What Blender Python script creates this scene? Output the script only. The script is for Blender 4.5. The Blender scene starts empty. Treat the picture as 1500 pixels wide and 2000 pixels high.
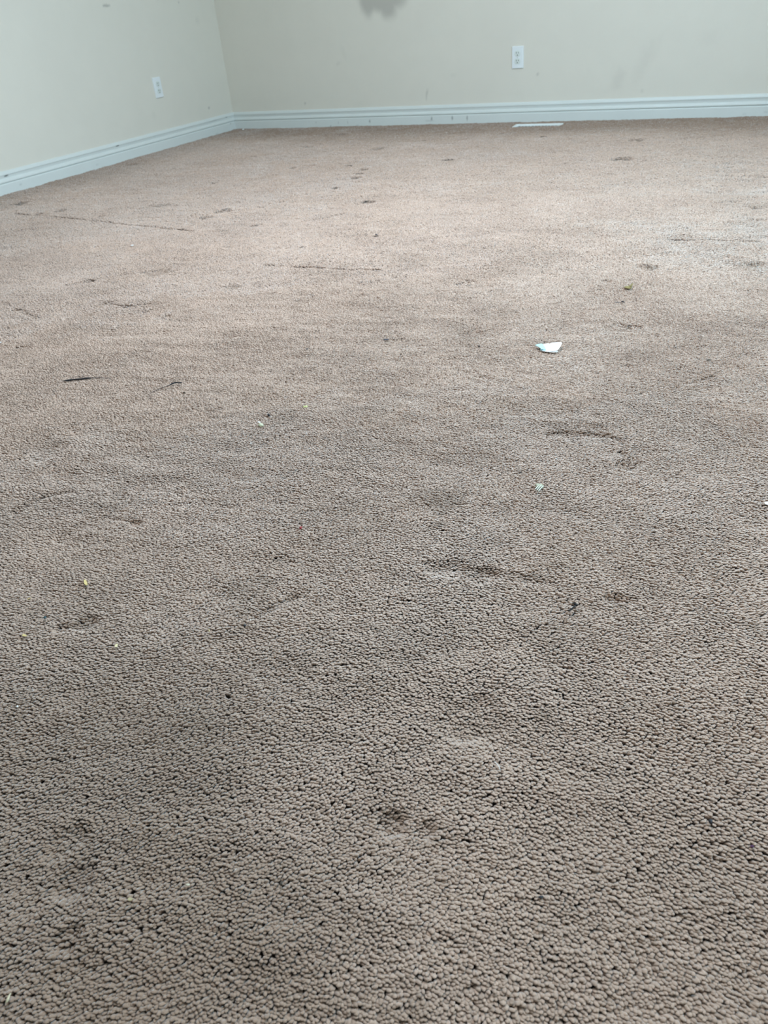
import bpy, bmesh, math, random
import numpy as np
from mathutils import Vector, Matrix, noise as mnoise

S = bpy.context.scene
COL = S.collection
rng = np.random.default_rng(7)
random.seed(7)

# ------------------------------------------------------------------ camera
# room axes: corner of the two visible walls at the origin, back wall y=0, left wall x=0, pile surface z=0
CAM = np.array([3.749, -5.0485, 0.6873])
YAW, PITCH, ROLL, FPX = -0.51132, 0.58584, -0.09842, 1500.0
_F = np.array([math.sin(YAW) * math.cos(PITCH), math.cos(YAW) * math.cos(PITCH), -math.sin(PITCH)])
_R = np.array([math.cos(YAW), -math.sin(YAW), 0.0])
_U = np.cross(_R, _F)
CR = _R * math.cos(ROLL) + _U * math.sin(ROLL)
CU = -_R * math.sin(ROLL) + _U * math.cos(ROLL)
cam = bpy.data.cameras.new('camera')
cam.sensor_fit = 'HORIZONTAL'
cam.sensor_width = 36.0
cam.lens = 36.0 * FPX / 1500.0
cam.clip_start = 0.02
cam.dof.use_dof = True
cam.dof.focus_distance = 1.15
cam.dof.aperture_fstop = 15.0
cam_o = bpy.data.objects.new('camera', cam)
COL.objects.link(cam_o)
M = Matrix.Identity(4)
for i in range(3):
    M[i][0], M[i][1], M[i][2], M[i][3] = CR[i], CU[i], -_F[i], CAM[i]
cam_o.matrix_world = M
S.camera = cam_o

# ------------------------------------------------------------------ light
SKY_COL, SKY_STR = (0.62, 0.82, 1.0), 1.0
WIN_W, WIN_COL = 126.0, (0.46, 0.76, 1.0)        # cool daylight, window on the right wall
SUN_W, SUN_COL = 9.0, (1.0, 0.76, 0.48)
ADDED_LAMP_W, ADDED_LAMP_COL = 76.0, (0.81, 0.89, 1.0)      # unseen ceiling light, added for brightness from above        # warmer daylight, window nearer the photographer
S.view_settings.view_transform = 'Standard'
S.view_settings.look = 'None'
S.view_settings.gamma = 1.0
S.view_settings.use_curve_mapping = False
S.view_settings.exposure = 0.0
W = bpy.data.worlds.new('world')
S.world = W
W.use_nodes = True
bg = W.node_tree.nodes['Background']
bg.inputs[0].default_value = (*SKY_COL, 1)
bg.inputs[1].default_value = SKY_STR

RX, FY, CZ = 5.0, -9.0, 2.45                    # right wall, front wall, ceiling
WZ0, WZ1 = 0.90, 2.10                           # windows of the right wall: sill and head
W1Y0, W1Y1 = -3.50, -2.30
W2Y0, W2Y1 = -4.65, -3.75


def area(name, loc, rot, sx, sy, power, col):
    l = bpy.data.lights.new(name, 'AREA')
    l.shape = 'RECTANGLE'
    l.size, l.size_y, l.energy, l.color = sx, sy, power, col
    o = bpy.data.objects.new(name, l)
    o.location, o.rotation_euler = loc, rot
    COL.objects.link(o)


area('daylight', (RX + .13, (W1Y0 + W1Y1) / 2, (WZ0 + WZ1) / 2), (0, math.pi / 2, 0), WZ1 - WZ0, W1Y1 - W1Y0, WIN_W, WIN_COL)
area('daylight_warm', (RX + .13, (W2Y0 + W2Y1) / 2, (WZ0 + WZ1) / 2), (0, math.pi / 2, 0), WZ1 - WZ0, W2Y1 - W2Y0, SUN_W, SUN_COL)
area('added_lamp_light', (2.7, -2.85, CZ - .095), (0, 0, 0), .36, .36, ADDED_LAMP_W, ADDED_LAMP_COL)  # added lamp out of view, brightens the carpet from overhead
bpy.data.lights['added_lamp_light'].shape = 'SQUARE'


# ------------------------------------------------------------------ helpers
def ray(u, v):
    return _F + CR * (u - 750) / FPX - CU * (v - 1000) / FPX


def on_floor(u, v, z=0.0):
    d = ray(u, v)
    return CAM + d * ((z - CAM[2]) / d[2])


def on_back(u, v):
    d = ray(u, v)
    return CAM + d * (-CAM[1] / d[1])


def on_left(u, v):
    d = ray(u, v)
    return CAM + d * (-CAM[0] / d[0])


def px(P):
    """image coordinates of points (n,3)"""
    d = P - CAM
    z = d @ _F
    zz = np.where(np.abs(z) < 1e-4, 1e-4, z)
    return 750 + FPX * (d @ CR) / zz, 1000 - FPX * (d @ CU) / zz, z


def mesh_np(name, V, T, smooth=True, attrs=None, mat=None):
    """V (n,3), T (m,k) faces all with k corners"""
    me = bpy.data.meshes.new(name)
    k = T.shape[1]
    me.vertices.add(len(V))
    me.vertices.foreach_set('co', np.ascontiguousarray(V, dtype=np.float32).ravel())
    me.loops.add(T.size)
    me.loops.foreach_set('vertex_index', np.ascontiguousarray(T, dtype=np.int32).ravel())
    me.polygons.add(len(T))
    me.polygons.foreach_set('loop_start', np.arange(0, T.size, k, dtype=np.int32))
    if smooth:
        me.polygons.foreach_set('use_smooth', np.ones(len(T), dtype=bool))
    for a, val in (attrs or {}).items():
        at = me.attributes.new(a, 'FLOAT', 'POINT')
        at.data.foreach_set('value', np.ascontiguousarray(val, dtype=np.float32))
    me.update(calc_edges=True)
    if mat:
        me.materials.append(mat)
    return me


def link(name, me, parent=None, loc=None):
    o = bpy.data.objects.new(name, me)
    COL.objects.link(o)
    if parent is not None:
        o.parent = parent
    if loc is not None:
        o.location = loc
    return o


def obj_bm(name, bm, mat, parent=None, loc=None, smooth=False):
    me = bpy.data.meshes.new(name)
    bmesh.ops.recalc_face_normals(bm, faces=bm.faces[:])
    bm.to_mesh(me)
    bm.free()
    me.materials.append(mat)
    if smooth:
        me.polygons.foreach_set('use_smooth', np.ones(len(me.polygons), dtype=bool))
    return link(name, me, parent, loc)


def tag(o, label, cat, group=None, kind=None):
    o['label'] = label
    o['category'] = cat
    if group:
        o['group'] = group
    if kind:
        o['kind'] = kind
    return o


def struct(o, label=None, cat=None):
    o['kind'] = 'structure'
    if label:
        o['label'] = label
        o['category'] = cat
    return o


def box(bm, x0, x1, y0, y1, z0, z1):
    vs = [bm.verts.new((x, y, z)) for x in (x0, x1) for y in (y0, y1) for z in (z0, z1)]
    for f in ((0, 1, 3, 2), (4, 6, 7, 5), (0, 4, 5, 1), (2, 3, 7, 6), (0, 2, 6, 4), (1, 5, 7, 3)):
        bm.faces.new([vs[i] for i in f])
    return vs


def smooth_noise(x, y, scale, seed):
    """value noise on arrays, range about -1..1"""
    r = np.random.default_rng(seed)
    tab = r.uniform(-1, 1, (256, 256))
    gx, gy = x / scale + 1000, y / scale + 1000
    ix, iy = np.floor(gx).astype(int), np.floor(gy).astype(int)
    fx, fy = gx - ix, gy - iy
    fx, fy = fx * fx * (3 - 2 * fx), fy * fy * (3 - 2 * fy)
    t = lambda a, b: tab[a % 256, b % 256]
    return (t(ix, iy) * (1 - fx) * (1 - fy) + t(ix + 1, iy) * fx * (1 - fy) + t(ix, iy + 1) * (1 - fx) * fy + t(ix + 1, iy + 1) * fx * fy)


def fbm(x, y, scale, seed, octv=3):
    s, a, tot = 0, 1, 0
    for k in range(octv):
        s = s + a * smooth_noise(x, y, scale / 2 ** k, seed + k * 17)
        tot += a
        a *= .55
    return s / tot * 1.3


def sstep(a, b, x):
    t = np.clip((x - a) / (b - a), 0, 1)
    return t * t * (3 - 2 * t)


# ------------------------------------------------------------------ materials
def mat_plain(name, col, rough=.6, var=0.0, scale=200, sheen=0, bump=0.0, spec=.5, trans=0.0):
    m = bpy.data.materials.new(name)
    m.use_nodes = True
    nt = m.node_tree
    b = nt.nodes['Principled BSDF']
    b.inputs['Roughness'].default_value = rough
    b.inputs['Specular IOR Level'].default_value = spec
    b.inputs['Sheen Weight'].default_value = sheen
    b.inputs['Base Color'].default_value = (*col, 1)
    if var or bump:
        tc = nt.nodes.new('ShaderNodeTexCoord')
        n = nt.nodes.new('ShaderNodeTexNoise')
        n.inputs['Scale'].default_value = scale
        n.inputs['Detail'].default_value = 4
        nt.links.new(tc.outputs['Object'], n.inputs['Vector'])
        if var:
            mx = nt.nodes.new('ShaderNodeMix')
            mx.data_type = 'RGBA'
            mx.inputs[6].default_value = (*[c * (1 - var) for c in col], 1)
            mx.inputs[7].default_value = (*[min(1, c * (1 + var)) for c in col], 1)
            nt.links.new(n.outputs['Fac'], mx.inputs[0])
            nt.links.new(mx.outputs[2], b.inputs['Base Color'])
        if bump:
            bp = nt.nodes.new('ShaderNodeBump')
            bp.inputs['Strength'].default_value = bump
            bp.inputs['Distance'].default_value = .001
            nt.links.new(n.outputs['Fac'], bp.inputs['Height'])
            nt.links.new(bp.outputs[0], b.inputs['Normal'])
    return m


def mat_dirty(name, col, dirt, rough=.7, nscale=9, bump=.15, bscale=260):
    """paint with a 'dirt' attribute for marks on it"""
    m = mat_plain(name, col, rough, var=.025, scale=nscale, spec=.3)
    nt = m.node_tree
    b = nt.nodes['Principled BSDF']
    src = b.inputs['Base Color'].links[0].from_socket
    a = nt.nodes.new('ShaderNodeAttribute')
    a.attribute_name = 'dirt'
    mx = nt.nodes.new('ShaderNodeMix')
    mx.data_type = 'RGBA'
    nt.links.new(a.outputs['Fac'], mx.inputs[0])
    nt.links.new(src, mx.inputs[6])
    mx.inputs[7].default_value = (*dirt, 1)
    nt.links.new(mx.outputs[2], b.inputs['Base Color'])
    tc = nt.nodes.new('ShaderNodeTexCoord')
    n2 = nt.nodes.new('ShaderNodeTexNoise')
    n2.inputs['Scale'].default_value = bscale
    n2.inputs['Detail'].default_value = 3
    nt.links.new(tc.outputs['Object'], n2.inputs['Vector'])
    bp = nt.nodes.new('ShaderNodeBump')
    bp.inputs['Strength'].default_value = bump
    bp.inputs['Distance'].default_value = .001
    nt.links.new(n2.outputs['Fac'], bp.inputs['Height'])
    nt.links.new(bp.outputs[0], b.inputs['Normal'])
    return m


WALL = mat_dirty('wall_paint', (0.735, 0.695, 0.60), (0.13, 0.125, 0.115))
TRIM = mat_dirty('trim_paint', (0.69, 0.72, 0.68), (0.10, 0.10, 0.09), rough=.4, bump=.05)
CEIL = mat_plain('ceiling_paint', (0.80, 0.80, 0.77), .9, bump=.4, scale=90)
PLATE = mat_plain('white_plastic', (0.80, 0.83, 0.82), .35)
SOCKET = mat_plain('socket_plastic', (0.72, 0.76, 0.71), .4)
SLOT = mat_plain('slot_dark', (0.10, 0.11, 0.09), .6)
SCREW = mat_plain('screw_metal', (0.62, 0.64, 0.60), .35)
VENT = mat_plain('vent_enamel', (0.80, 0.82, 0.79), .4)
VENTIN = mat_plain('vent_inside', (0.30, 0.31, 0.29), .6)
BACKING = mat_plain('carpet_backing', (0.40, 0.33, 0.28), .95, var=.15, scale=60)
FRAME = mat_plain('window_vinyl', (0.82, 0.83, 0.82), .4)

g = bpy.data.materials.new('window_glass')
g.use_nodes = True
nt = g.node_tree
nt.nodes.remove(nt.nodes['Principled BSDF'])
tr = nt.nodes.new('ShaderNodeBsdfTransparent')
gl = nt.nodes.new('ShaderNodeBsdfGlossy')
gl.inputs['Roughness'].default_value = .02
mx = nt.nodes.new('ShaderNodeMixShader')
mx.inputs[0].default_value = .05
nt.links.new(tr.outputs[0], mx.inputs[1])
nt.links.new(gl.outputs[0], mx.inputs[2])
nt.links.new(mx.outputs[0], nt.nodes['Material Output'].inputs[0])
GLASS = g

# carpet yarn: per-tuft tint and stains with some painted shade from attributes
CARPET_COL = (0.512, 0.366, 0.276)
CARPET_SHEEN = 1.0
c = bpy.data.materials.new('carpet_yarn')
c.use_nodes = True
nt = c.node_tree
b = nt.nodes['Principled BSDF']
b.inputs['Roughness'].default_value = .8
b.inputs['Specular IOR Level'].default_value = .2
b.inputs['Sheen Weight'].default_value = CARPET_SHEEN
b.inputs['Sheen Roughness'].default_value = .5
at = nt.nodes.new('ShaderNodeAttribute'); at.attribute_name = 'tint'
as_ = nt.nodes.new('ShaderNodeAttribute'); as_.attribute_name = 'stain'
m1 = nt.nodes.new('ShaderNodeMix'); m1.data_type = 'RGBA'
m1.inputs[6].default_value = (*[v * .78 for v in CARPET_COL], 1)
m1.inputs[7].default_value = (CARPET_COL[0] * 1.22, CARPET_COL[1] * 1.23, CARPET_COL[2] * 1.24, 1)
m2 = nt.nodes.new('ShaderNodeMix'); m2.data_type = 'RGBA'
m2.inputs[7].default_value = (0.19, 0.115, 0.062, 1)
nt.links.new(at.outputs['Fac'], m1.inputs[0])
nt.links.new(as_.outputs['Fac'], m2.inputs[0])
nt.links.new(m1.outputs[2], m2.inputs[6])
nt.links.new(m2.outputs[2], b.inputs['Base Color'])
CARPET = c


# ------------------------------------------------------------------ room shell
def axis(breaks):
    """coordinates from (start, end, step) runs"""
    out = []
    for a, b_, s in breaks:
        n = max(1, int(round((b_ - a) / s)))
        out += list(np.linspace(a, b_, n, endpoint=False))
    out.append(breaks[-1][1])
    return np.array(out)


def grid_faces(nx, ny):
    i = np.arange(nx * ny).reshape(nx, ny)
    return np.stack([i[:-1, :-1].ravel(), i[1:, :-1].ravel(), i[1:, 1:].ravel(), i[:-1, 1:].ravel()], 1)


def blob(A, B, a0, b0, ra, rb, rot=0, soft=.5, seed=1, rag=.25):
    """ragged elliptical mark, 0..1"""
    da, db = A - a0, B - b0
    ca, sa = math.cos(rot), math.sin(rot)
    p, q = (da * ca + db * sa) / ra, (-da * sa + db * ca) / rb
    r = np.sqrt(p * p + q * q) + rag * smooth_noise(A, B, min(ra, rb) * .7, seed)
    return 1 - sstep(1 - soft, 1 + soft, r)


# back wall: fine grid where the photo looks, so that the marks have their own outline
ax_ = axis([(0, 3.75, .006), (3.75, RX, .2)])
az_ = axis([(-.012, .9, .006), (.9, CZ, .05)])
X, Z = np.meshgrid(ax_, az_, indexing='ij')
d = np.zeros_like(X)
# soft grey patch that reaches down from above the frame
s1 = blob(X, Z, 1.27, .735, .17, .105, 0, .30, 3, .12)
s2 = blob(X, Z, 1.155, .69, .055, .075, 0, .5, 4, .12)
s3 = blob(X, Z, 1.285, .665, .06, .075, .4, .5, 5, .12)
d = np.maximum(d, .38 * np.maximum(np.maximum(s1, s2), s3))
def wall_mark(u, v, wpx, hpx, strength, rot=0, soft=.5, seed=1):
    global d
    P = on_back(u, v)
    d = np.maximum(d, strength * blob(X, Z, P[0], P[2], wpx / 300, hpx / 300, rot, soft, seed, .3))
wall_mark(833, 186, 1.6, 9, .22, -.12, .6, 11)
wall_mark(835, 181, 1.2, 6, .18, -.3, .6, 12)
wall_mark(596, 202, 2.2, 2.2, .3, 0, .6, 13)
wall_mark(1050, 145, 2.2, 2.2, .25, 0, .6, 14)
wall_mark(1254, 178, 2.5, 2.5, .12, 0, .8, 15)
wall_mark(661, 124, 5, 2.5, .09, .4, .8, 16)
wall_mark(670, 100, 4, 12, .05, .4, .9, 17)
wall_mark(1262, 115, 9, 26, .07, -.5, .9, 18)
wall_mark(1208, 155, 9, 14, .08, -.4, .9, 19)
wall_mark(1385, 75, 12, 9, .03, 0, .9, 20)
wall_mark(885, 147, 5, 3, .05, 0, .9, 21)
wall_mark(700, 205, 20, 5, .03, 0, .9, 22)
d = np.clip(d + .035 * np.clip(fbm(X, Z, .5, 31) - .2, 0, 1), 0, 1)
F = grid_faces(len(ax_), len(az_))
V = np.stack([X.ravel(), np.zeros(X.size), Z.ravel()], 1)
wall_back = struct(link('wall_back', mesh_np('wall_back', V, F, False, {'dirt': d.ravel()}, WALL)))

# left wall
ay_ = axis([(FY, -2.3, .2), (-2.3, 0, .006)])
Y, Z2 = np.meshgrid(ay_, az_, indexing='ij')
d = np.zeros_like(Y)
def left_mark(u, v, ry, rz, s, rot=0, soft=.5, seed=1):
    global d
    P = on_left(u, v)
    d = np.maximum(d, s * blob(Y, Z2, P[1], P[2], ry, rz, rot, soft, seed, .3))
left_mark(208, 11, .026, .007, .40, 0, .5, 41)
left_mark(204, 11, .012, .006, .45, 0, .5, 42)
left_mark(408, 211, .008, .008, .4, 0, .6, 43)
left_mark(349, 5, .006, .006, .3, 0, .6, 44)
left_mark(386, 40, .02, .02, .08, 0, .9, 45)
left_mark(300, 225, .02, .02, .05, 0, .9, 46)
d = np.clip(d + .03 * np.clip(fbm(Y, Z2, .5, 51) - .2, 0, 1), 0, 1)
V = np.stack([np.zeros(Y.size), Y.ravel(), Z2.ravel()], 1)
wall_left = struct(link('wall_left', mesh_np('wall_left', V, grid_faces(len(ay_), len(az_)), False, {'dirt': d.ravel()}, WALL)))

# the rest of the room
def quad(name, pts, mat):
    me = bpy.data.meshes.new(name)
    me.from_pydata(pts, [], [tuple(range(len(pts)))])
    me.materials.append(mat)
    return struct(link(name, me))
bm = bmesh.new()
for y0, y1, z0, z1 in ((FY, W2Y0, -.012, CZ), (W2Y0, W2Y1, -.012, WZ0), (W2Y0, W2Y1, WZ1, CZ), (W2Y1, W1Y0, -.012, CZ),
                       (W1Y0, W1Y1, -.012, WZ0), (W1Y0, W1Y1, WZ1, CZ), (W1Y1, 0, -.012, CZ)):
    bm.faces.new([bm.verts.new(p) for p in ((RX, y0, z0), (RX, y1, z0), (RX, y1, z1), (RX, y0, z1))])
struct(obj_bm('wall_right', bm, WALL))
quad('wall_front', [(0, FY, -.012), (RX, FY, -.012), (RX, FY, CZ), (0, FY, CZ)], WALL)
ceil = quad('ceiling', [(0, FY, CZ), (RX, FY, CZ), (RX, 0, CZ), (0, 0, CZ)], CEIL)
bm = bmesh.new()
for r0, r1, z0, z1 in ((.20, .20, 0, -.03), (.20, .19, -.03, -.08), (.19, .0, -.08, -.08)):
    n_ = 32
    A = [bm.verts.new((2.7 + r0 * math.cos(2 * math.pi * i / n_), -2.85 + r0 * math.sin(2 * math.pi * i / n_), CZ + z0)) for i in range(n_)]
    B = [bm.verts.new((2.7 + r1 * math.cos(2 * math.pi * i / n_), -2.85 + r1 * math.sin(2 * math.pi * i / n_), CZ + z1)) for i in range(n_)]
    for i in range(n_):
        if r1 > 0:
            bm.faces.new((A[i], A[(i + 1) % n_], B[(i + 1) % n_], B[i]))
    if r1 == 0:
        bm.faces.new(A)
obj_bm('added_ceiling_light', bm, CEIL, ceil)  # unseen fixture added to house the overhead light
quad('floor', [(0, FY, -.012), (RX, FY, -.012), (RX, 0, -.012), (0, 0, -.012)], BACKING)


def window(name, x0, x1, z0, z1, y, out):
    """vinyl window set in the wall's thickness; out = +1 when outdoors is towards +y"""
    bm = bmesh.new()
    y0, y1 = sorted((y, y + out * .11))
    t = .045
    box(bm, x0, x1, y0, y1, z0, z0 + t)
    box(bm, x0, x1, y0, y1, z1 - t, z1)
    box(bm, x0, x0 + t, y0, y1, z0 + t, z1 - t)
    box(bm, x1 - t, x1, y0, y1, z0 + t, z1 - t)
    xm = (x0 + x1) / 2
    box(bm, xm - .025, xm + .025, y0 + .03, y1 - .03, z0 + t, z1 - t)
    o = struct(obj_bm(name, bm, FRAME))
    o.location, o.rotation_euler = (RX, 0, 0), (0, 0, -math.pi / 2)
    bm = bmesh.new()
    yp = y + out * .055
    box(bm, x0 + t, xm - .025, yp - .002, yp + .002, z0 + t, z1 - t)
    obj_bm('pane', bm, GLASS, o)
    bm = bmesh.new()
    box(bm, xm + .025, x1 - t, yp - .002, yp + .002, z0 + t, z1 - t)
    obj_bm('pane', bm, GLASS, o)
    bm = bmesh.new()
    ys = sorted((y, y - out * .02))
    e = .07
    box(bm, x0 - e, x1 + e, *ys, z1, z1 + e)
    box(bm, x0 - e, x0, *ys, z0, z1)
    box(bm, x1, x1 + e, *ys, z0, z1)
    box(bm, x0 - e - .02, x1 + e + .02, min(ys) - (.02 if out > 0 else 0), max(ys) + (0 if out > 0 else .02), z0 - .03, z0)
    obj_bm('casing', bm, FRAME, o)


window('window_1', -W1Y1, -W1Y0, WZ0, WZ1, 0, 1)
window('window_2', -W2Y1, -W2Y0, WZ0, WZ1, 0, 1)

# ------------------------------------------------------------------ baseboards (moulded profile, marks on them)
PROF = [(0.0, .1075), (.0040, .1065), (.0062, .104), (.0100, .0915), (.0102, .0895), (.0096, .0885), (.0084, .087), (.0076, .083), (.0068, .078),
        (.0062, .0745), (.0060, .0735), (.0064, .0725), (.0098, .0705), (.0128, .0670), (.0150, .0615), (.0154, .0570), (.0146, .0542),
        (.0098, .0530), (.0096, .0512), (.0132, .0506), (.0146, .0496), (.0147, .044), (.0147, .036), (.0147, .028), (.0147, .020), (.0147, .012), (.0147, .004), (.0147, -.012)]
PROF = np.array(PROF)


def baseboard(name, s, to_xyz, marks, flip, mitre=True):
    n, k = len(s), len(PROF)
    Sg = np.repeat(s[:, None], k, 1)
    D = np.repeat(PROF[None, :, 0], n, 0)
    Zg = np.repeat(PROF[None, :, 1], n, 0)
    if mitre:
        Sg = np.where(np.arange(n)[:, None] == 0, D, Sg)     # mitred into the corner
    dirt = np.zeros_like(Sg)
    for a0, z0, ra, rz, st, sd in marks:
        dirt = np.maximum(dirt, st * blob(Sg, Zg, a0, z0, ra, rz, 0, .5, sd, .3))
    P = to_xyz(Sg.ravel(), D.ravel(), Zg.ravel())
    T = grid_faces(n, k)
    if flip:
        T = T[:, ::-1]
    return struct(link(name, mesh_np(name, P, T, False, {'dirt': dirt.ravel()}, TRIM)))


mk = []
for i, (u, v, w, h, st) in enumerate(((724, 236, 1.6, 2.6, .6), (845, 231, 1.6, 3.2, .55), (885, 230, 1.5, 3.5, .65), (914, 230, 1.3, 4, .5),
                                      (681, 238, 1.2, 3, .25), (663, 239, 1.2, 2, .25), (619, 239, 1.5, 1.5, .25), (648, 246, 1.5, 1.5, .4), (550, 250, 2.5, 2, .3),
                                      (1497, 217, 5, .8, .4), (1499, 219, 5, .8, .4), (1454, 223, 3, 1, .15), (840, 235, 8, 1, .2), (700, 244, 3, 1, .2))):
    P = on_back(u, v)
    mk.append((P[0], P[2], w / 300, h / 330, st, 60 + i))
s = axis([(0, 3.75, .004), (3.75, RX, .2)])
baseboard('baseboard_back', s, lambda a, dd, z: np.stack([a, -dd, z], 1), mk, True)
mk = []
for i, (u, v, w, h, st) in enumerate(((227, 285, .012, .003, 1.), (10, 343, .014, .003, .9), (440, 229, .012, .002, .6), (447, 241, .006, .003, .4), (37, 361, .01, .004, .2),
                                      (186, 321, .012, .004, .15), (415, 236, .05, .0015, .3), (420, 262, .02, .002, .25), (300, 268, .06, .0012, .25))):
    P = on_left(u, v)
    mk.append((-P[1], P[2], w, h, st, 90 + i))
s = axis([(0, 2.3, .004), (2.3, -FY, .2)])
baseboard('baseboard_left', s, lambda a, dd, z: np.stack([dd, -a, z], 1), mk, False)
s = np.array([0., -FY])
baseboard('baseboard_right', s, lambda a, dd, z: np.stack([RX - dd, -a, z], 1), [], True, False)
s = np.array([0., RX])
baseboard('baseboard_front', s, lambda a, dd, z: np.stack([a, FY + dd, z], 1), [], False, False)

# ------------------------------------------------------------------ carpet pile
# marks in the pile, given where they lie on the floor
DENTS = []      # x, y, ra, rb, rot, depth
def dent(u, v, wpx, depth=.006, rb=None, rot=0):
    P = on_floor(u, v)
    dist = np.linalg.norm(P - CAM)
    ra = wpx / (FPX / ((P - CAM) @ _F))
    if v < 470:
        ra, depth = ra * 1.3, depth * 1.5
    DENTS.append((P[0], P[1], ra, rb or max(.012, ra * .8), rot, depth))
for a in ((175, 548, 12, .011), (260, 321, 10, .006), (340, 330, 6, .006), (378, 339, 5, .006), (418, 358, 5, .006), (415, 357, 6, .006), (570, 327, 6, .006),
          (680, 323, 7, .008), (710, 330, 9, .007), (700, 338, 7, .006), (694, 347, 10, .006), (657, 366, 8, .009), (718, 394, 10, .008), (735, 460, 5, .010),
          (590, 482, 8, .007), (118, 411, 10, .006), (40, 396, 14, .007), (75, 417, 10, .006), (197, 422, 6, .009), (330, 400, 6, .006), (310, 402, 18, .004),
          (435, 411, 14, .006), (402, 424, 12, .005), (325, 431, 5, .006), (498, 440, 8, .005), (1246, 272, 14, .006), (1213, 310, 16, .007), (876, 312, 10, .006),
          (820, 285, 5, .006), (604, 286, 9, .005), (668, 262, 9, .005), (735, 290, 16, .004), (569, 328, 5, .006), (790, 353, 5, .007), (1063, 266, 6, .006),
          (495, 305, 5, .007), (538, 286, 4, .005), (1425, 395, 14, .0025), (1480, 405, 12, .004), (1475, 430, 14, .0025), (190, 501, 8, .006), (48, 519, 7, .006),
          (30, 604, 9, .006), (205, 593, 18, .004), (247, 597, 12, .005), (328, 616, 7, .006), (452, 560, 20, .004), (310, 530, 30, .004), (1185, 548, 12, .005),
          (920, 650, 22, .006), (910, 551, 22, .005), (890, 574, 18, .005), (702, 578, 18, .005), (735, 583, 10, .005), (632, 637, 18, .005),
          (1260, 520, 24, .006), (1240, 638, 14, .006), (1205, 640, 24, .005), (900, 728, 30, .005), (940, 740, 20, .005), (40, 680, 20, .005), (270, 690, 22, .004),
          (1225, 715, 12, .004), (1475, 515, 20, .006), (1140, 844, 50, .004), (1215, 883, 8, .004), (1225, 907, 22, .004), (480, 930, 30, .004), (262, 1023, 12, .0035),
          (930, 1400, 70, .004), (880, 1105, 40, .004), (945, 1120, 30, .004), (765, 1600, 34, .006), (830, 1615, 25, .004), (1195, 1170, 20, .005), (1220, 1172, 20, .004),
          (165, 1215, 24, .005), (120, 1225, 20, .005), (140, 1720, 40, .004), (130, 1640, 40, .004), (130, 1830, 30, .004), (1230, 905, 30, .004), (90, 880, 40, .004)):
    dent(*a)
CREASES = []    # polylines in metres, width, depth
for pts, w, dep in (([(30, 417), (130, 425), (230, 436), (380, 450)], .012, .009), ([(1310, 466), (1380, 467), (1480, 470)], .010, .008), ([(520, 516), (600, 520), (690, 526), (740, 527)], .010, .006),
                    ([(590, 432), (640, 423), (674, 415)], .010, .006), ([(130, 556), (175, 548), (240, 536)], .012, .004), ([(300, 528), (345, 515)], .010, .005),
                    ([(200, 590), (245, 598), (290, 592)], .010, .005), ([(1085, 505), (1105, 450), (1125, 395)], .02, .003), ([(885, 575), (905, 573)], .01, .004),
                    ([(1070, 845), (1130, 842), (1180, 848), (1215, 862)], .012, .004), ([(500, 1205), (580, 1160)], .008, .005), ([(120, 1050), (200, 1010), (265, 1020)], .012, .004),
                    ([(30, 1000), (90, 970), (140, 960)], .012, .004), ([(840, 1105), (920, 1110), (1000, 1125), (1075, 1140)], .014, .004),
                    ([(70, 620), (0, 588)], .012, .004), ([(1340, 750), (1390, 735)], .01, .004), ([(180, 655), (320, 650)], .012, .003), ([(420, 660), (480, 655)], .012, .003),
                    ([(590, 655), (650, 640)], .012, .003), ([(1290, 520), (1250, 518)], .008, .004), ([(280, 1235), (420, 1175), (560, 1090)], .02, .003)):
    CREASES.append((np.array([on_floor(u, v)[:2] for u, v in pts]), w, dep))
STAINS = []     # x, y, ra, rb, rot, strength
def stain(u, v, wpx, hpx, st, rot=0):
    P = on_floor(u, v)
    z = (P - CAM) @ _F
    Pv = on_floor(u, v - hpx)
    ra = wpx * z / FPX
    rb = max(np.linalg.norm(Pv[:2] - P[:2]), .01)
    STAINS.append((P[0], P[1], ra, rb, rot, st))
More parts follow.
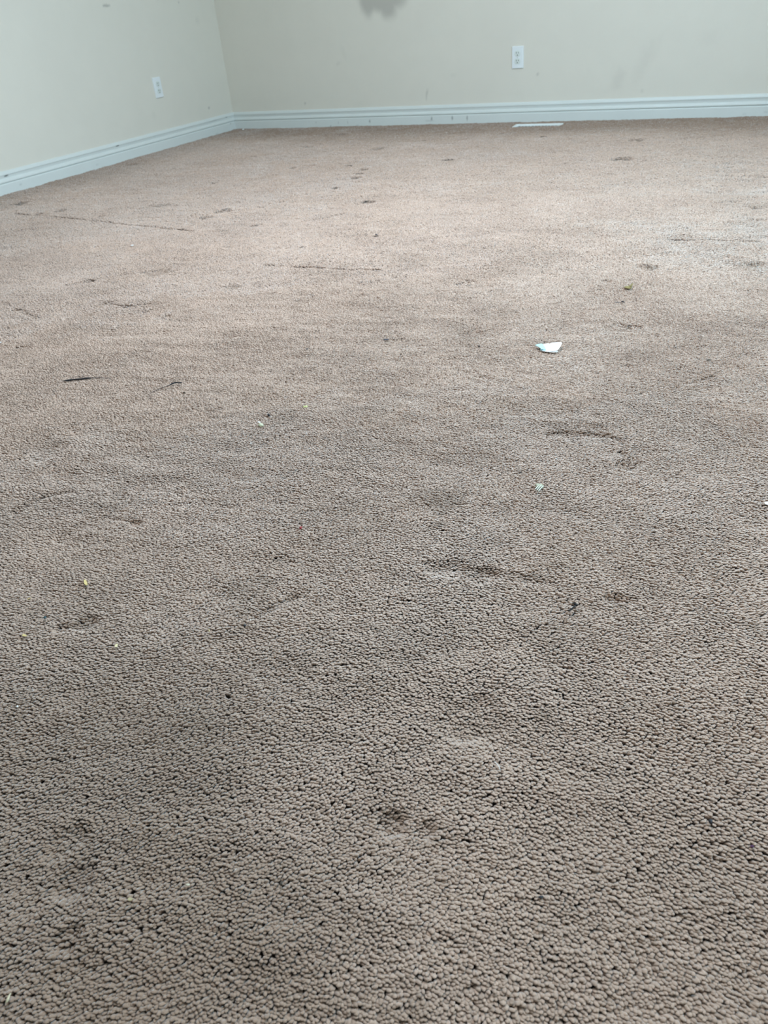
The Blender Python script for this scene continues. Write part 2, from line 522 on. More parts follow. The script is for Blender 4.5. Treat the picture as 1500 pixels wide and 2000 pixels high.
for a in ((845, 966, 34, 9, .50), (870, 980, 34, 12, .50), (862, 995, 20, 9, .42), (860, 1022, 16, 8, .35), (838, 1020, 22, 12, .18), (505, 965, 26, 7, .40), (735, 876, 16, 5, .35), (680, 910, 18, 8, .22),
          (165, 1215, 22, 14, .60), (135, 1222, 36, 9, .35), (500, 1155, 50, 36, .32), (480, 1185, 40, 16, .30), (440, 1235, 60, 14, .18), (1350, 0, 1, 1, 0),
          (880, 1103, 34, 9, .30), (935, 1112, 34, 9, .38), (770, 1122, 26, 10, .25), (945, 1090, 26, 10, .25), (1050, 1128, 34, 9, .32), (1195, 1170, 16, 6, .55), (1220, 1176, 26, 7, .35),
          (1280, 1155, 34, 14, .32), (1300, 1150, 24, 9, .28), (1075, 1220, 28, 8, .35), (1400, 1200, 50, 12, .25), (1180, 855, 22, 9, .35), (1218, 883, 10, 5, .5), (1225, 907, 28, 8, .35),
          (1100, 1085, 60, 30, .18), (1480, 1230, 30, 16, .3), (385, 1400, 46, 30, .24), (395, 1420, 30, 12, .24), (300, 1600, 40, 14, .28), (265, 1640, 50, 30, .2),
          (175, 1725, 26, 20, .4), (140, 1680, 40, 30, .35), (130, 1760, 40, 20, .35), (160, 1645, 30, 20, .4), (120, 1900, 60, 30, .25), (60, 1500, 60, 60, .12), (700, 1960, 60, 24, .22),
          (800, 1975, 60, 20, .30), (870, 1710, 30, 12, .32), (855, 1400, 24, 12, .3), (1060, 1395, 24, 8, .5), (1240, 1325, 20, 8, .35), (1240, 1380, 26, 12, .22), (1165, 1345, 30, 10, .2),
          (1310, 1580, 26, 8, .28), (770, 1605, 40, 30, .28), (840, 1640, 50, 14, .2), (680, 1440, 50, 22, .18), (700, 1500, 60, 30, .12), (650, 1000, 60, 20, .14), (700, 1020, 50, 26, .14),
          (100, 872, 24, 14, .25), (230, 985, 60, 14, .2), (255, 1025, 18, 10, .32), (300, 1040, 40, 14, .18), (800, 505, 60, 10, .25), (815, 515, 20, 6, .25), (920, 655, 20, 5, .4), (893, 635, 20, 5, .2),
          (680, 517, 26, 4, .2), (1265, 518, 20, 3, .45), (1235, 640, 16, 4, .3), (560, 818, 26, 10, .18), (505, 845, 12, 5, .5), (585, 590, 30, 5, .12), (420, 645, 30, 6, .14),
          (640, 640, 22, 4, .2), (1130, 640, 20, 4, .2), (1470, 520, 22, 8, .25), (1480, 400, 24, 4, .3), (1170, 780, 30, 8, .25), (1030, 790, 40, 12, .18), (800, 1250, 120, 40, .14), (620, 1240, 70, 30, .14),
          (980, 1010, 18, 8, .2), (1030, 1000, 16, 16, .18), (950, 1065, 30, 10, .2), (250, 1120, 10, 5, .35), (1240, 1790, 22, 12, .25), (1330, 1890, 24, 12, .25), (1480, 1960, 50, 20, .18)):
    if a[1]:
        stain(*a)


def pile_fields(x, y, pitch):
    """height offset, lean vector, stain with painted shade, and tint of the pile at floor points"""
    h = .0022 * fbm(x, y, .11, 101, 3) + .0012 * smooth_noise(x, y, .03, 140)
    # trodden ripples that run across the room
    ca, sa = math.cos(.2), math.sin(.2)
    p, q = x * ca + y * sa, -x * sa + y * ca
    rip = fbm(p / 3.2, q, .045, 111, 3)
    h = h + .0028 * rip * (.35 + .65 * sstep(-.3, .5, fbm(x, y, .6, 121, 2)))
    # nap: the pile lies towards the door side, swirling a little
    nap = -1.05 + .5 * fbm(x, y, .26, 151, 3) + .3 * smooth_noise(x, y, .05, 155)
    mag = .95 + .35 * fbm(x, y, .2, 161, 3)
    lx, ly = mag * np.cos(nap), mag * np.sin(nap)
    st = np.zeros_like(x)
    for x0, y0, ra, rb, rot, dep in DENTS:
        R = max(ra, rb) * 2.2
        k = np.flatnonzero((np.abs(x - x0) < R) & (np.abs(y - y0) < R))
        if not len(k):
            continue
        # the mark is wide across the line of sight
        e = np.array([x0, y0]) - CAM[:2]
        e /= np.linalg.norm(e)
        a = -(x[k] - x0) * e[1] + (y[k] - y0) * e[0]
        b_ = (x[k] - x0) * e[0] + (y[k] - y0) * e[1]
        r = np.sqrt((a / ra) ** 2 + (b_ / rb) ** 2) + .35 * smooth_noise(x[k], y[k], .02, 171)
        w = 1 - sstep(.5, 1.25, r)
        h[k] -= dep * w
        st[k] = np.maximum(st[k], min(.85, dep * (110 if np.hypot(*(np.array([x0, y0]) - CAM[:2])) > 2.2 else 40)) * w)  # shade inside the dent put into the colour as brown
        lx[k] += .9 * w * (x[k] - x0) / ra * .6
        ly[k] += .9 * w * (y[k] - y0) / rb * .6
    for P, wd, dep in CREASES:
        best = np.full(len(x), 9.)
        lo, hi = P.min(0) - .06, P.max(0) + .06
        k = np.flatnonzero((x > lo[0]) & (x < hi[0]) & (y > lo[1]) & (y < hi[1]))
        if not len(k):
            continue
        xy = np.stack([x[k], y[k]], 1)
        bd = np.full(len(k), 9.)
        for A, B in zip(P[:-1], P[1:]):
            t = np.clip(((xy - A) @ (B - A)) / ((B - A) @ (B - A)), 0, 1)
            bd = np.minimum(bd, np.linalg.norm(xy - A - t[:, None] * (B - A), axis=1))
        bd = bd + .006 * smooth_noise(x[k], y[k], .04, 181)
        w = (1 - sstep(.2 * wd, wd, bd)) * (.7 + .5 * smooth_noise(x[k], y[k], .12, 182))
        h[k] -= dep * w
        st[k] = np.maximum(st[k], min(.5, dep * 50) * w)  # crease shade painted into the pile colour
    for x0, y0, ra, rb, rot, s_ in STAINS:
        R = max(ra, rb) * 1.9
        k = np.flatnonzero((np.abs(x - x0) < R) & (np.abs(y - y0) < R))
        if not len(k):
            continue
        e = np.array([x0, y0]) - CAM[:2]
        e /= np.linalg.norm(e)
        a = -(x[k] - x0) * e[1] + (y[k] - y0) * e[0]
        b_ = (x[k] - x0) * e[0] + (y[k] - y0) * e[1]
        r = np.sqrt((a / ra) ** 2 + (b_ / rb) ** 2) + .55 * fbm(x[k], y[k], min(ra, rb) * 1.1, 191, 2)
        st[k] = np.maximum(st[k], s_ * (1 - sstep(.45, 1.25, r)))
    # pile pushed up over the near edge of the floor vent
    h = h + .0035 * (np.abs(x - vent_c[0]) < .16) * (1 - sstep(.045, .085, np.abs(y - (vent_c[1] - .075))))
    # general traffic soiling, blotchy
    soil_shade = .10 * sstep(-.1, .8, fbm(x, y, .45, 201, 4)) + .05 * sstep(0, .8, fbm(x, y, .12, 221, 3))
    st = np.clip(st * (.75 + .5 * fbm(x, y, .02, 231, 2)), 0, .8)
    # strip along the walls: edge soiling with dimmer light painted in
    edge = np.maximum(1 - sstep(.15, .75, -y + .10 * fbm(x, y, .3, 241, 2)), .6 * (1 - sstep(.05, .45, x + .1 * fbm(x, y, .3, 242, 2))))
    soil_shade = soil_shade + .58 * edge
    near_patch = 1 - sstep(.35, 1.2, np.hypot((x - 3.15) / .42, (y + 4.90) / .42) + .3 * fbm(x, y, .12, 251, 2))  # darker brown patch at the near left
    soil_shade = soil_shade + .46 * near_patch
    soil_shade = soil_shade + .16 * sstep(4.15, 4.75, -y + .25 * fbm(x, y, .35, 261, 3))  # near end browner, light falloff painted into the colour
    st = 1 - (1 - st) * (1 - np.clip(soil_shade, 0, .62))
    return h, lx, ly, st


def tuft(rings, k):
    """unit tuft: rings of (z, r), closed by an apex; returns verts, tris"""
    V, T = [], []
    for j, (z, r) in enumerate(rings):
        for i in range(k):
            a = 2 * math.pi * (i + .5 * (j % 2)) / k
            V.append((r * math.cos(a), r * math.sin(a), z))
    V.append((0, 0, 1.0))
    for j in range(len(rings) - 1):
        for i in range(k):
            a, b_ = j * k + i, j * k + (i + 1) % k
            c_, d_ = a + k, b_ + k
            if j % 2 == 0:
                T += [(a, b_, c_), (b_, d_, c_)]
            else:
                T += [(a, b_, d_), (a, d_, c_)]
    o = (len(rings) - 1) * k
    for i in range(k):
        T.append((o + i, o + (i + 1) % k, len(rings) * k))
    return np.array(V, float), np.array(T)


LODS = [tuft([(-1.2, .95), (-.1, 1.0), (.50, .94), (.86, .60)], 5), tuft([(-1.2, .95), (.45, 1.0), (.92, .60)], 5), tuft([(-1.2, .92), (.44, .97)], 4),
        tuft([(-1.2, .8), (.35, 1.05)], 3)]


def scatter(pitch, sel):
    nx, ny = int(RX / pitch), int(-FY / (pitch * .866))
    I, J = np.meshgrid(np.arange(nx), np.arange(ny), indexing='ij')
    x = (I + .5 * (J % 2)).ravel() * pitch + rng.normal(0, pitch * .20, I.size)
    y = -J.ravel() * pitch * .866 + rng.normal(0, pitch * .20, I.size)
    ok = (y > -7.2) & (x > .013) & (x < RX - .013) & (y < -.013) & (y > FY + .013)
    x, y = x[ok], y[ok]
    u, v, z = px(np.stack([x, y, np.zeros_like(x)], 1))
    dist = np.hypot(np.hypot(x - CAM[0], y - CAM[1]), CAM[2])
    dist = dist + .22 * fbm(x, y, .07, 401, 3)
    inside = (z > .05) & (u > -200) & (u < 1700) & (v < 2250)
    k = sel(inside, dist)
    return x[k], y[k]


parts_V, parts_T, parts_tint, parts_st, off = [], [], [], [], 0
vent_c = (on_floor(999, 250) + on_floor(1097, 241.5)) / 2
for lod, pitch, sel in ((0, .0034, lambda i, d_: i & (d_ < .92)), (1, .0036, lambda i, d_: i & (d_ >= .92) & (d_ < 1.6)),
                        (2, .0043, lambda i, d_: i & (d_ >= 1.6) & (d_ < 2.4)), (3, .0056, lambda i, d_: i & (d_ >= 2.4) & (d_ < 3.4)),
                        (3, .0074, lambda i, d_: i & (d_ >= 3.4)), (3, .017, lambda i, d_: ~i)):
    x, y = scatter(pitch, sel)
    if lod == 3:
        hole = (np.abs(x - vent_c[0]) < .150) & (np.abs(y - vent_c[1]) < .052)
        x, y = x[~hole], y[~hole]
    n = len(x)
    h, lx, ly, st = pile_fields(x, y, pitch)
    tv, tt = LODS[lod]
    r = pitch * .60 * rng.uniform(.86, 1.16, n)
    el = rng.uniform(1.02, 1.36, n)
    an = np.arctan2(ly, lx) + math.pi / 2 + rng.normal(0, .38, n)
    hz = rng.normal(0, .00055, n) + h
    H = .0028
    ca, sa = np.cos(an), np.sin(an)
    lx = lx + rng.normal(0, .22, n)
    ly = ly + rng.normal(0, .22, n)
    X_ = tv[None, :, 0] * (r * el)[:, None]
    Y_ = tv[None, :, 1] * (r / el)[:, None]
    Zr = tv[None, :, 2]
    lean = np.clip(Zr + .6, 0, 2) ** 1.4 - .6
    P = np.stack([x[:, None] + X_ * ca[:, None] - Y_ * sa[:, None] + lean * H * .8 * lx[:, None],
                  y[:, None] + X_ * sa[:, None] + Y_ * ca[:, None] + lean * H * .8 * ly[:, None],
                  np.maximum((Zr - 1.0) * H + hz[:, None] + .0008, -.0118)], 2)
    parts_V.append(P.reshape(-1, 3).astype(np.float32))
    parts_T.append((tt[None] + (np.arange(n) * len(tv))[:, None, None] + off).reshape(-1, 3).astype(np.int32))
    parts_tint.append(np.repeat(np.clip(rng.normal(.5, .20, n) + .12 * fbm(x, y, .09, 301, 2), 0, 1), len(tv)))
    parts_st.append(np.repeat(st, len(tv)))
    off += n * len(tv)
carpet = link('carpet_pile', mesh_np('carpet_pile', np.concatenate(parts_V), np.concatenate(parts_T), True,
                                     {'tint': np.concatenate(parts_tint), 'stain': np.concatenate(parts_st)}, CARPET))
del parts_V, parts_T, parts_tint, parts_st
tag(carpet, 'worn beige wall to wall cut pile carpet with brown stains and furniture dents', 'carpet', kind='stuff')


# ------------------------------------------------------------------ outlets
def rounded(w, h, r, n=5):
    pts = []
    for cx, cy, a0 in ((w / 2 - r, h / 2 - r, 0), (-w / 2 + r, h / 2 - r, 90), (-w / 2 + r, -h / 2 + r, 180), (w / 2 - r, -h / 2 + r, 270)):
        for i in range(n + 1):
            a = math.radians(a0 + 90 * i / n)
            pts.append((cx + r * math.cos(a), cy + r * math.sin(a)))
    return pts


def slab(bm, layers):
    """stack of outlines [(pts2d, depth)], local frame: x right, z up, -y out of the wall; closed at the last"""
    rows = [[bm.verts.new((x, -dep, z)) for x, z in pts] for pts, dep in layers]
    for A, B in zip(rows[:-1], rows[1:]):
        n = len(A)
        for i in range(n):
            bm.faces.new((A[i], A[(i + 1) % n], B[(i + 1) % n], B[i]))
    bm.faces.new(rows[-1])
    return rows


def outlet(loc, rotz, label):
    t = bpy.data.objects.new('electrical_outlet', None)
    COL.objects.link(t)
    t.empty_display_size = .05
    t.location, t.rotation_euler = loc, (0, 0, rotz)
    tag(t, label, 'outlet', 'duplex outlets on the walls')
    bm = bmesh.new()
    slab(bm, [(rounded(.070, .1143, .003), 0), (rounded(.070, .1143, .003), .0045), (rounded(.067, .1113, .0025), .0068), (rounded(.062, .1063, .002), .0076)])
    obj_bm('cover_plate', bm, PLATE, t)
    for s_ in (1, -1):
        zc = s_ * .0195
        # round face cut flat at top and bottom
        pts = []
        for i in range(32):
            a = 2 * math.pi * i / 32
            pts.append((.0172 * math.cos(a), max(-.0142, min(.0142, .0172 * math.sin(a)))))
        bm = bmesh.new()
        slab(bm, [([(x * 1.06, z * 1.06 + zc) for x, z in pts], .0070), ([(x * 1.06, z * 1.06 + zc) for x, z in pts], .0077), ([(x, z + zc) for x, z in pts], .0078),
                  ([(x, z + zc) for x, z in pts], .0094), ([(x * .95, z * .95 + zc) for x, z in pts], .0099)])
        sk = obj_bm('socket', bm, SOCKET, t)
        for xx, hh in ((-.0064, .0086), (.0064, .0072)):
            bm = bmesh.new()
            slab(bm, [(rounded(.0030, hh, .0006, 2), .0095), (rounded(.0030, hh, .0006, 2), .0102)])
            bmesh.ops.translate(bm, verts=bm.verts[:], vec=(xx, 0, zc + .0042))
            obj_bm('slot', bm, SLOT, sk)
        bm = bmesh.new()
        g_ = [(.0031 * math.cos(a), .0031 * math.sin(a)) for a in [math.pi * i / 10 for i in range(11)]] + [(-.0031, -.0028), (.0031, -.0028)]
        slab(bm, [(g_, .0095), (g_, .0102)])
        bmesh.ops.translate(bm, verts=bm.verts[:], vec=(0, 0, zc - .0072))
        obj_bm('ground_hole', bm, SLOT, sk)
    bm = bmesh.new()
    c_ = [(.0032 * math.cos(2 * math.pi * i / 14), .0032 * math.sin(2 * math.pi * i / 14)) for i in range(14)]
    slab(bm, [(c_, .0070), (c_, .0082), ([(x * .7, z * .7) for x, z in c_], .0088)])
    box(bm, -.0028, .0028, -.0090, -.0087, -.0004, .0004)
    obj_bm('screw', bm, SCREW, t)
    return t


outlet((2.118, 0, .3423), 0, 'white duplex outlet facing the camera on the back wall, above the floor vent')
outlet((0, -.7374, .3455), math.pi / 2, 'white duplex outlet seen at a slant on the bluish left wall')

# ------------------------------------------------------------------ floor vent
bl, br_ = on_floor(1010, 243.2, -.001), on_floor(1096, 241.6, -.001)
fl, fr = on_floor(999, 250, -.001), on_floor(1090, 248, -.001)
vx, vy = (bl[0] + br_[0] + fl[0] + fr[0]) / 4, -.125
vw, vd = .290, .115
t = bpy.data.objects.new('floor_vent', None)
COL.objects.link(t)
t.location = (vent_c[0], vent_c[1], -.012)
tag(t, 'white metal floor vent sunk in the carpet along the back baseboard', 'vent')
bm = bmesh.new()
# frame: bevelled ring
def ring(w, d_, z):
    return [bm.verts.new((sx * w / 2, sy * d_ / 2, z)) for sx, sy in ((-1, -1), (1, -1), (1, 1), (-1, 1))]
R0, R1, R2, R3, R4 = ring(vw, vd, -.004), ring(vw, vd, .004), ring(vw - .004, vd - .004, .006), ring(vw - .022, vd - .020, .0065), ring(vw - .028, vd - .026, -.004)
for A, B in ((R0, R1), (R1, R2), (R2, R3), (R3, R4)):
    for i in range(4):
        bm.faces.new((A[i], A[(i + 1) % 4], B[(i + 1) % 4], B[i]))
obj_bm('frame', bm, VENT, t)
bm = bmesh.new()
box(bm, -vw / 2 + .012, vw / 2 - .012, -vd / 2 + .011, vd / 2 - .011, -.0050, -.0036)
obj_bm('duct_opening', bm, VENTIN, t)
for i in range(13):
    bm = bmesh.new()
    xx = -vw / 2 + .022 + i * (vw - .048) / 12
    vs = box(bm, xx - .0012, xx + .0012, -vd / 2 + .012, vd / 2 - .012, -.0036, .0008)
    for v_ in vs:
        if v_.co.z > 0:
            v_.co.x += .004
    obj_bm('louver', bm, VENT, t)
t.location.z = -.0055
t.rotation_euler = (math.radians(3.6), 0, 0)


# ------------------------------------------------------------------ things lying on the carpet
def pxm(u, v):
    """metres per pixel across, and floor metres per pixel of height, at a floor point"""
    P = on_floor(u, v)
    return ((P - CAM) @ _F) / FPX


_mats = {}
def M_(name, col, rough=.7, var=.12, sheen=0.0):
    if name not in _mats:
        _mats[name] = mat_plain(name, col, rough, var=var, scale=900, sheen=sheen)
    return _mats[name]


BLACK = lambda: M_('black_fuzz', (0.012, 0.012, 0.014), .8)
GREY = lambda: M_('grey_lint', (0.06, 0.06, 0.065), .9)
YELLOW = lambda: M_('yellow_husk', (0.72, 0.58, 0.25), .6)
PALE = lambda: M_('pale_husk', (0.56, 0.58, 0.40), .5)
WHITE = lambda: M_('white_crumb', (0.86, 0.86, 0.84), .6)
GREEN = lambda: M_('green_crumb', (0.60, 0.66, 0.26), .6)
RED = lambda: M_('red_crumb', (0.30, 0.02, 0.025), .5)
BROWN = lambda: M_('brown_leaf', (0.20, 0.155, 0.055), .7)
TEAL = lambda: M_('teal_bit', (0.02, 0.06, 0.075), .6)
PURPLE = lambda: M_('purple_bit', (0.08, 0.02, 0.07), .7)


def crumb(name, u, v, wpx, hpx, mat, label, cat, lift=.3, seed=1, tilt=0.0, parent=None, flat=.6):
    """irregular lump wpx by hpx as it shows"""
    P = on_floor(u, v)
    m = pxm(u, v)
    rx = wpx * m / 2
    rz = max(hpx * m / 2 * flat * 1.1, .0006)
    ry = max(hpx * m / 2 * 1.1, .0008)
    bm = bmesh.new()
    bmesh.ops.create_icosphere(bm, subdivisions=2, radius=1)
    for vt in bm.verts:
        nz = mnoise.noise(Vector(vt.co) * 1.3 + Vector((seed * 7.1, seed * 3.3, 0)))
        vt.co *= 1 + .45 * nz
        vt.co.x *= rx
        vt.co.y *= ry
        vt.co.z *= rz
    bmesh.ops.rotate(bm, verts=bm.verts[:], cent=(0, 0, 0), matrix=Matrix.Rotation(tilt, 3, 'Y'))
    o = obj_bm(name, bm, mat, parent, smooth=True)
    o.location = (P[0], P[1], rz * lift + .0022)
    o.rotation_euler = (0, 0, -YAW)
    if parent is None:
        tag(o, label, cat)
    return o


def tube_bm(bm, pts, radii, k=6):
    pts = [Vector(p) for p in pts]
    rows = []
    for i, p in enumerate(pts):
        tn = (pts[min(i + 1, len(pts) - 1)] - pts[max(i - 1, 0)]).normalized()
        a = tn.cross(Vector((0, 0, 1)))
        if a.length < 1e-5:
            a = Vector((1, 0, 0))
        a.normalize()
        b_ = tn.cross(a)
        rows.append([bm.verts.new(p + (a * math.cos(2 * math.pi * j / k) + b_ * math.sin(2 * math.pi * j / k)) * radii[i]) for j in range(k)])
    for A, B in zip(rows[:-1], rows[1:]):
        for j in range(k):
            bm.faces.new((A[j], A[(j + 1) % k], B[(j + 1) % k], B[j]))
    bm.faces.new(rows[0][::-1])
    bm.faces.new(rows[-1])


def spline(pts, n=6):
    out = []
    P = [np.array(p, float) for p in pts]
    for i in range(len(P) - 1):
        p0, p1, p2, p3 = P[max(i - 1, 0)], P[i], P[i + 1], P[min(i + 2, len(P) - 1)]
        for t in np.linspace(0, 1, n, endpoint=False):
            out.append(.5 * (2 * p1 + (p2 - p0) * t + (2 * p0 - 5 * p1 + 4 * p2 - p3) * t * t + (3 * p1 - p0 - 3 * p2 + p3) * t ** 3))
    out.append(P[-1])
    return out


def strand(bm, pix, wid, z=.0022):
    """yarn through pixel points laid on the pile; wid = thickness in pixels along it"""
    pts, rad = [], []
    sp = spline([(u, v, w) for (u, v), w in zip(pix, wid)])
    for u, v, w in sp:
        P = on_floor(u, v, z)
        pts.append(P)
        rad.append(max(w * pxm(u, v) / 2, .00012))
    tube_bm(bm, pts, rad)


def yarn(name, strands, mat, label, cat, z=.0032, parent=None):
    bm = bmesh.new()
    for pix, wid in strands:
        strand(bm, pix, wid, z)
    o = obj_bm(name, bm, mat, parent, smooth=True)
    # origin at the thing's own base
    c_ = sum((Vector(v.co) for v in o.data.vertices), Vector()) / len(o.data.vertices)
    c_.z = 0
    o.data.transform(Matrix.Translation(-c_))
    o.location = c_
    if parent is None:
        tag(o, label, cat)
    return o


def flake(name, outline, mat, label, cat, thick=.0006, z=.0020, curl=None, n=1):
    """thin torn piece through pixel points of its outline, thickened and gently bent"""
    pts = [on_floor(u, v, z) for u, v in outline]
    c_ = Vector(np.mean(pts, 0))
    bm = bmesh.new()
    top = [bm.verts.new(Vector(p) - c_) for p in pts]
    f = bm.faces.new(top)
    bmesh.ops.triangulate(bm, faces=[f])
    bmesh.ops.subdivide_edges(bm, edges=bm.edges[:], cuts=3, use_grid_fill=True)
    if curl:
        for vt in bm.verts:
            vt.co.z += curl(vt.co)
    ex = bmesh.ops.extrude_face_region(bm, geom=bm.faces[:])
    for e_ in ex['geom']:
        if isinstance(e_, bmesh.types.BMVert):
            e_.co.z -= thick
    o = obj_bm(name, bm, mat)
    o.location = (c_.x, c_.y, c_.z)
    tag(o, label, cat)
    return o


# torn paper: white face with a folded, tinted corner
PAPER = mat_plain('white_paper', (0.95, 0.96, 0.95), .55, spec=.4)
TINT = mat_plain('pale_cyan_print', (0.42, 0.74, 0.82), .5)
pap = flake('paper_scrap', [(1058, 671), (1063, 671.3), (1066, 670.2), (1071, 670), (1073, 671.2), (1079, 669.8), (1090, 670.5), (1096.5, 671.5), (1097.5, 673), (1094, 679), (1089, 685),
                            (1080, 686), (1068, 684.8), (1061, 684.0), (1055, 681)], PAPER,
            'torn piece of white paper lying on the carpet at right of centre', 'paper', .0005, .0045, lambda c_: .003 * math.sin(c_.x * 45) + .0012 * math.sin(c_.y * 60))
pw = pap.location.copy()
def paper_part(name, pix, mat, z, thick=.0004, lift=None):
    pts = [Vector(on_floor(u, v, z)) - pw for u, v in pix]
    bm = bmesh.new()
    f = bm.faces.new([bm.verts.new(p) for p in pts])
    bmesh.ops.triangulate(bm, faces=[f])
    if lift:
        for vt in bm.verts:
            vt.co.z += lift(vt.co)
    ex = bmesh.ops.extrude_face_region(bm, geom=bm.faces[:])
    for e_ in ex['geom']:
        if isinstance(e_, bmesh.types.BMVert):
            e_.co.z -= thick
    return obj_bm(name, bm, mat, pap)
o = paper_part('torn_corner', [(1045.5, 674), (1050, 672.3), (1058, 671), (1062, 674), (1066, 680), (1066, 683), (1057, 681.5), (1053, 677.5)], TINT, .0060)
o['label'] = 'pale cyan torn corner'
o = paper_part('folded_edge', [(1055, 681), (1061, 684), (1074, 685), (1090, 685.5), (1089, 687.2), (1080, 688), (1068, 686.8), (1060, 685.6)], PAPER, .0030)

# dead leaf bit
bm = bmesh.new()
flake_l = flake('leaf_fragment', [(1218, 560.5), (1222, 558.8), (1227, 558.2), (1231, 557), (1233, 554.5), (1236.5, 554), (1235, 557), (1233.5, 560), (1234, 562.5), (1229, 563.6), (1223, 562.8)], BROWN(),
                'curled brown leaf fragment beyond the white paper scrap', 'leaf', .0009, .0040, lambda c_: .012 * abs(c_.y) + .006 * max(0, c_.x * 8) ** 2)
yarn('leaf_stalk', [([(1231.5, 560), (1233.5, 557), (1236.5, 554)], (1.6, 2.2, 1.6))], BROWN(), '', '', .006, None)
stalk = bpy.data.objects['leaf_stalk']
for k_ in ('label', 'category'):
    del stalk[k_]
stalk.parent = flake_l
stalk.location = stalk.location - flake_l.location

# dark yarns and threads
yarn('black_thread', [([(122, 744.5), (131, 743.2), (142, 741.5), (160, 740), (178, 738.2)], (1, 3.4, 3.0, 3.2, 2.4)), ([(176, 738.5), (195, 738), (213, 738.6)], (1.8, 1.3, 1.0)),
                      ([(134, 742), (147, 736.4), (158, 736), (176, 738)], (.9, .8, .8, .9)), ([(212, 738.4), (218, 741), (221, 744)], (.9, .7, .6))], BLACK(),
     'long straight black thread, leftmost of the two threads on the carpet', 'thread', .0042)
yarn('black_thread', [([(331, 752.5), (337, 749), (343, 747.3), (350, 747.6), (355, 747)], (1.8, 3.0, 2.8, 2.8, 2.4)), ([(332, 752), (318, 757), (304, 763), (289, 770.5)], (1.4, 1.1, 1.0, .7)),
                      ([(354, 748), (353, 752), (348, 755)], (.9, .7, .6))], BLACK(),
     'hooked black thread with a thin grey tail, right of the straight black thread', 'thread', .0062)
lint = yarn('lint_tuft', [([(1119.5, 1178), (1123, 1179.5), (1128, 1181.5)], (1.8, 5.0, 3.2)), ([(1124, 1179), (1127, 1183)], (3.5, 4)), ([(1124, 1182), (1121, 1185), (1118, 1188), (1113, 1191.5), (1108, 1192.5)], (3.4, 3.2, 3.0, 3.0, 2.4)),
                          ([(1119, 1187), (1123, 1186), (1125, 1188)], (1.4, 1.4, 1.2)), ([(1117, 1177), (1120, 1179)], (1.2, 2))], BLACK(),
            'tangled black lint tuft with a curved tail, lower right of centre', 'lint', .0075)
yarn('dark_fibre', [([(1200, 589.5), (1206, 590.8), (1213, 590.2)], (1.4, 1.2, 1.0)), ([(1214, 588.6), (1217, 589.2), (1220, 590.6)], (1.8, 2.6, 1.4))], GREY(), 'short dark fibre just below the brown leaf fragment', 'fibre')
yarn('white_fibre', [([(965, 1487), (970, 1492), (974.5, 1498), (977, 1504)], (1.2, 1.6, 1.6, 1.2))], WHITE(), 'curved white fibre sticking up from the carpet, lower centre', 'fibre', .0062)
yarn('white_fibre', [([(863, 1505.5), (867, 1505.8), (872, 1506)], (1.0, 1.3, 1.0))], WHITE(), 'tiny straight white fibre left of the curved white fibre', 'fibre', .005)
yarn('yellow_fibre', [([(53, 1171), (57, 1169), (60, 1168)], (1.2, 1.8, 1.2))], YELLOW(), 'thin yellow fibre above the teal speck at the left edge', 'fibre', .0045)
yarn('yellow_fibre', [([(408, 1229), (408.5, 1232), (408, 1234)], (1.2, 1.6, 1.2))], YELLOW(), 'tiny upright pale yellow fibre, right of the yellow flakes at left', 'fibre', .0045)
yarn('straw_strip', [([(21, 1940), (17, 1947), (14.5, 1954), (11, 1959)], (2.6, 5.0, 5.4, 2.4))], M_('straw', (0.60, 0.54, 0.36), .6), 'pale straw strip on the carpet in the bottom left corner', 'straw', .005)

# chip with ribs
t = crumb('striped_chip', 1053.5, 953, 17, 12, M_('chip_body', (0.42, 0.42, 0.30), .5), 'pale greenish chip with ridges, right of the brown carpet stain', 'chip', .6, 5, .2)
for i, (a, b_) in enumerate((((1045, 956), (1053.5, 947)), ((1048, 958), (1057, 948)), ((1051.5, 959.5), (1061, 949.5)))):
    r = yarn('ridge', [([a, ((a[0] + b_[0]) / 2, (a[1] + b_[1]) / 2 - .5), b_], (1.8, 2.6, 1.8))], M_('chip_ridge', (0.66, 0.67, 0.56), .45), '', '', .0062)
    for k_ in ('label', 'category'):
        del r[k_]
    r.parent = t
    r.matrix_parent_inverse = (Matrix.Translation(t.location) @ Matrix.Rotation(-YAW, 4, 'Z')).inverted()

t = crumb('popcorn_piece', 510.5, 834, 11, 9, PALE(), 'pale green popcorn crumb with a white tip beside a small black bit', 'crumb', .7, 3, .2)
o = crumb('white_tip', 507, 830, 6, 4, WHITE(), '', '', .5, 8, .3)
for k_ in ('label', 'category'):
    del o[k_]
o.location.z += .003
o.parent = t
o.matrix_parent_inverse = (Matrix.Translation(t.location) @ Matrix.Rotation(-YAW, 4, 'Z')).inverted()
crumb('crumb', 597, 797, 9, 5.5, GREEN(), 'yellow green crumb right of the popcorn crumb', 'crumb', .5, 11)
crumb('crumb', 490, 868.5, 4.5, 3, WHITE(), 'tiny white crumb just below the popcorn crumb', 'crumb', .5, 12)
crumb('crumb', 258.5, 481, 7, 3, WHITE(), 'bright white crumb far back on the left half of the carpet', 'crumb', .7, 13)
crumb('crumb', 1085.5, 899, 5, 3, WHITE(), 'small white crumb above the ridged chip', 'crumb', .5, 14)
crumb('crumb', 475, 254.5, 5.5, 3, WHITE(), 'white crumb at the baseboard in the corner', 'crumb', 1.0, 15)
crumb('crumb', 35, 1383, 5, 5, WHITE(), 'small white crumb near the left edge, below the yellow flakes', 'crumb', .5, 16)
crumb('crumb', 588, 1034, 6, 6, RED(), 'dark red crumb at the centre left of the carpet', 'crumb', .6, 17)
crumb('crumb', 1.5, 671, 5, 3, WHITE(), 'white crumb cut by the left edge of the picture', 'crumb', .6, 18)
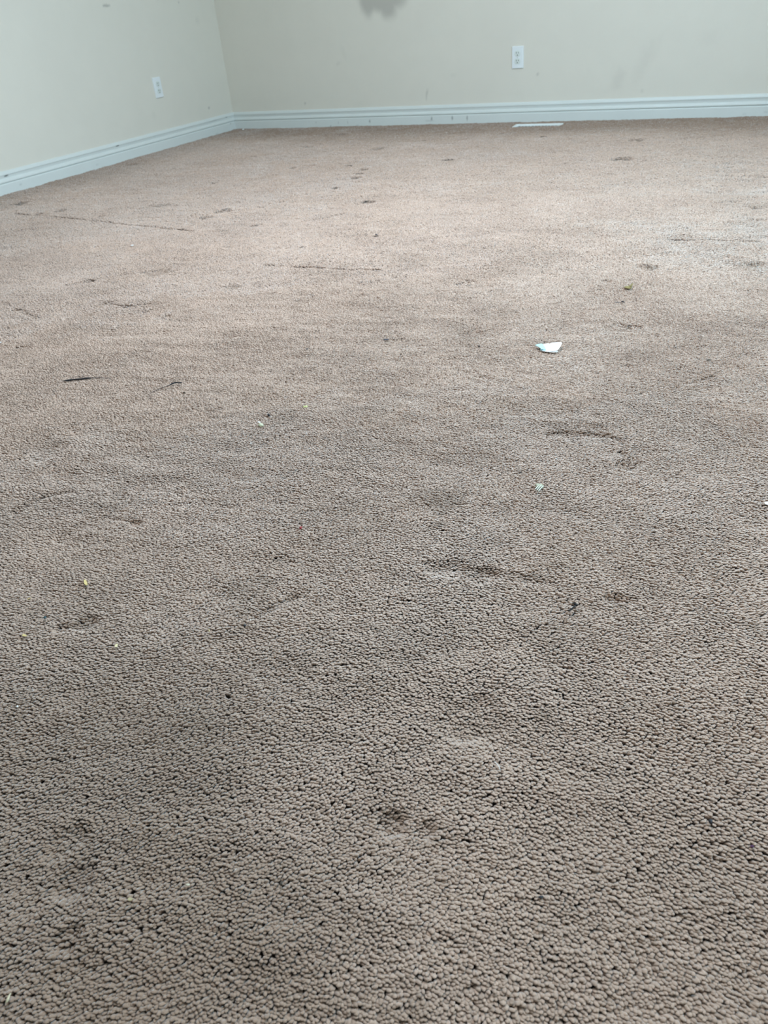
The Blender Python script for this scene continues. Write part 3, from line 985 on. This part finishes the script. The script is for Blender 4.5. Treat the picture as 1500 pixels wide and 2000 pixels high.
crumb('crumb', 1132, 984 - 22, 4, 3, WHITE(), 'faint white speck just right of the ridged chip', 'crumb', .4, 19)
crumb('crumb', 367.5, 1731, 8, 5, M_('cream_crumb', (0.66, 0.60, 0.46), .7), 'cream crumb upper right of the tan flake near the bottom left', 'crumb', .5, 20)
flake('paper_bit', [(1493, 981.5), (1497, 979.5), (1506, 979), (1508, 984), (1500, 985.5), (1495, 984.5)], WHITE(), 'white paper bit cut by the right edge of the picture', 'paper', .0007, .0035)
flake('yellow_flake', [(163.5, 1133), (167, 1132), (170, 1136.5), (171, 1142), (168, 1143), (164.5, 1140)], YELLOW(), 'yellow husk flake above the brown stain at left', 'flake', .0010, .0048, lambda c_: .05 * abs(c_.x))
flake('yellow_flake', [(42.5, 1240), (47, 1238), (53, 1241), (50, 1242.5), (44, 1242)], YELLOW(), 'pale yellow flake nearest the left edge, below the teal speck', 'flake', .0008, .0046)
flake('yellow_flake', [(223.5, 1261), (228, 1257), (230.5, 1258.5), (228, 1263.5), (225.5, 1264)], M_('pale_flake', (0.78, 0.68, 0.40), .6), 'pale yellow flake below right of the brown stain at left', 'flake', .0008, .0046)
flake('tan_flake', [(249, 1755), (254, 1752), (260, 1755.5), (255, 1759), (250, 1758.5)], M_('tan_flake', (0.50, 0.43, 0.25), .7), 'dull tan flake half sunk in the carpet near the bottom left', 'flake', .0008, .0036)

# dark bits
crumb('dark_bit', 525.5, 814, 6, 7, BLACK(), 'small black bit just above the popcorn crumb', 'bit', .7, 31, .5)
t = crumb('dark_bit', 1387, 1609, 7, 12, M_('navy_bit', (0.012, 0.014, 0.022), .5), 'navy black bit on the carpet at lower right', 'bit', .6, 32, .3)
crumb('dark_bit', 755, 665.5, 11, 4.5, M_('slate_bit', (0.09, 0.09, 0.105), .7), 'slate grey bit left of the white paper scrap', 'bit', .6, 33)
crumb('dark_bit', 935.5, 678.5, 5, 3.5, BLACK(), 'tiny black speck between the slate bit and the white paper scrap', 'bit', .6, 34)
crumb('dark_bit', 600, 684, 4, 4, GREY(), 'tiny dark speck left of the slate grey bit', 'bit', .5, 35)
crumb('dark_bit', 716, 395, 9, 3, M_('umber_bit', (0.07, 0.055, 0.04), .8), 'dark brown bit far back in the bright part of the carpet', 'bit', .8, 36)
crumb('dark_bit', 735, 460.5, 5, 3.5, GREY(), 'dark grey speck in the bright carpet, below the far brown bit', 'bit', .6, 37)
crumb('dark_bit', 1057, 1755, 9, 6, GREY(), 'dark grey bit at the bottom, right of centre', 'bit', .4, 38)
crumb('dark_bit', 89, 1209, 6, 6, TEAL(), 'teal dark speck left of the brown stain near the left edge', 'bit', .5, 39)
crumb('dark_bit', 1468, 1656, 8, 5, PURPLE(), 'dark purple speck near the right edge, right of the navy bit', 'bit', .4, 40)
crumb('dark_bit', 1384, 705.5, 10, 4, M_('umber_bit', (0.07, 0.055, 0.04), .8), 'dark brown bit at far right, level with the white paper scrap', 'bit', .5, 41)
crumb('dark_bit', 545.5, 1016, 3.5, 3.5, BLACK(), 'tiny black speck left of the dark red crumb', 'bit', .5, 42)
crumb('dark_bit', 1407, 525, 4, 2.5, GREY(), 'tiny dark speck right of the leaf fragment', 'bit', .6, 43)
crumb('dark_bit', 360, 769, 6, 4, M_('umber_bit', (0.07, 0.055, 0.04), .8), 'dark speck just below the hooked black thread', 'bit', .5, 44)
crumb('dark_bit', 550, 1728, 6, 8, M_('umber_bit', (0.07, 0.055, 0.04), .8), 'dark speck near the bottom, right of the cream crumb', 'bit', .3, 45)
crumb('dark_bit', 479, 1224, 5, 5, GREY(), 'dark speck below the tan carpet stain at left of centre', 'bit', .3, 46)
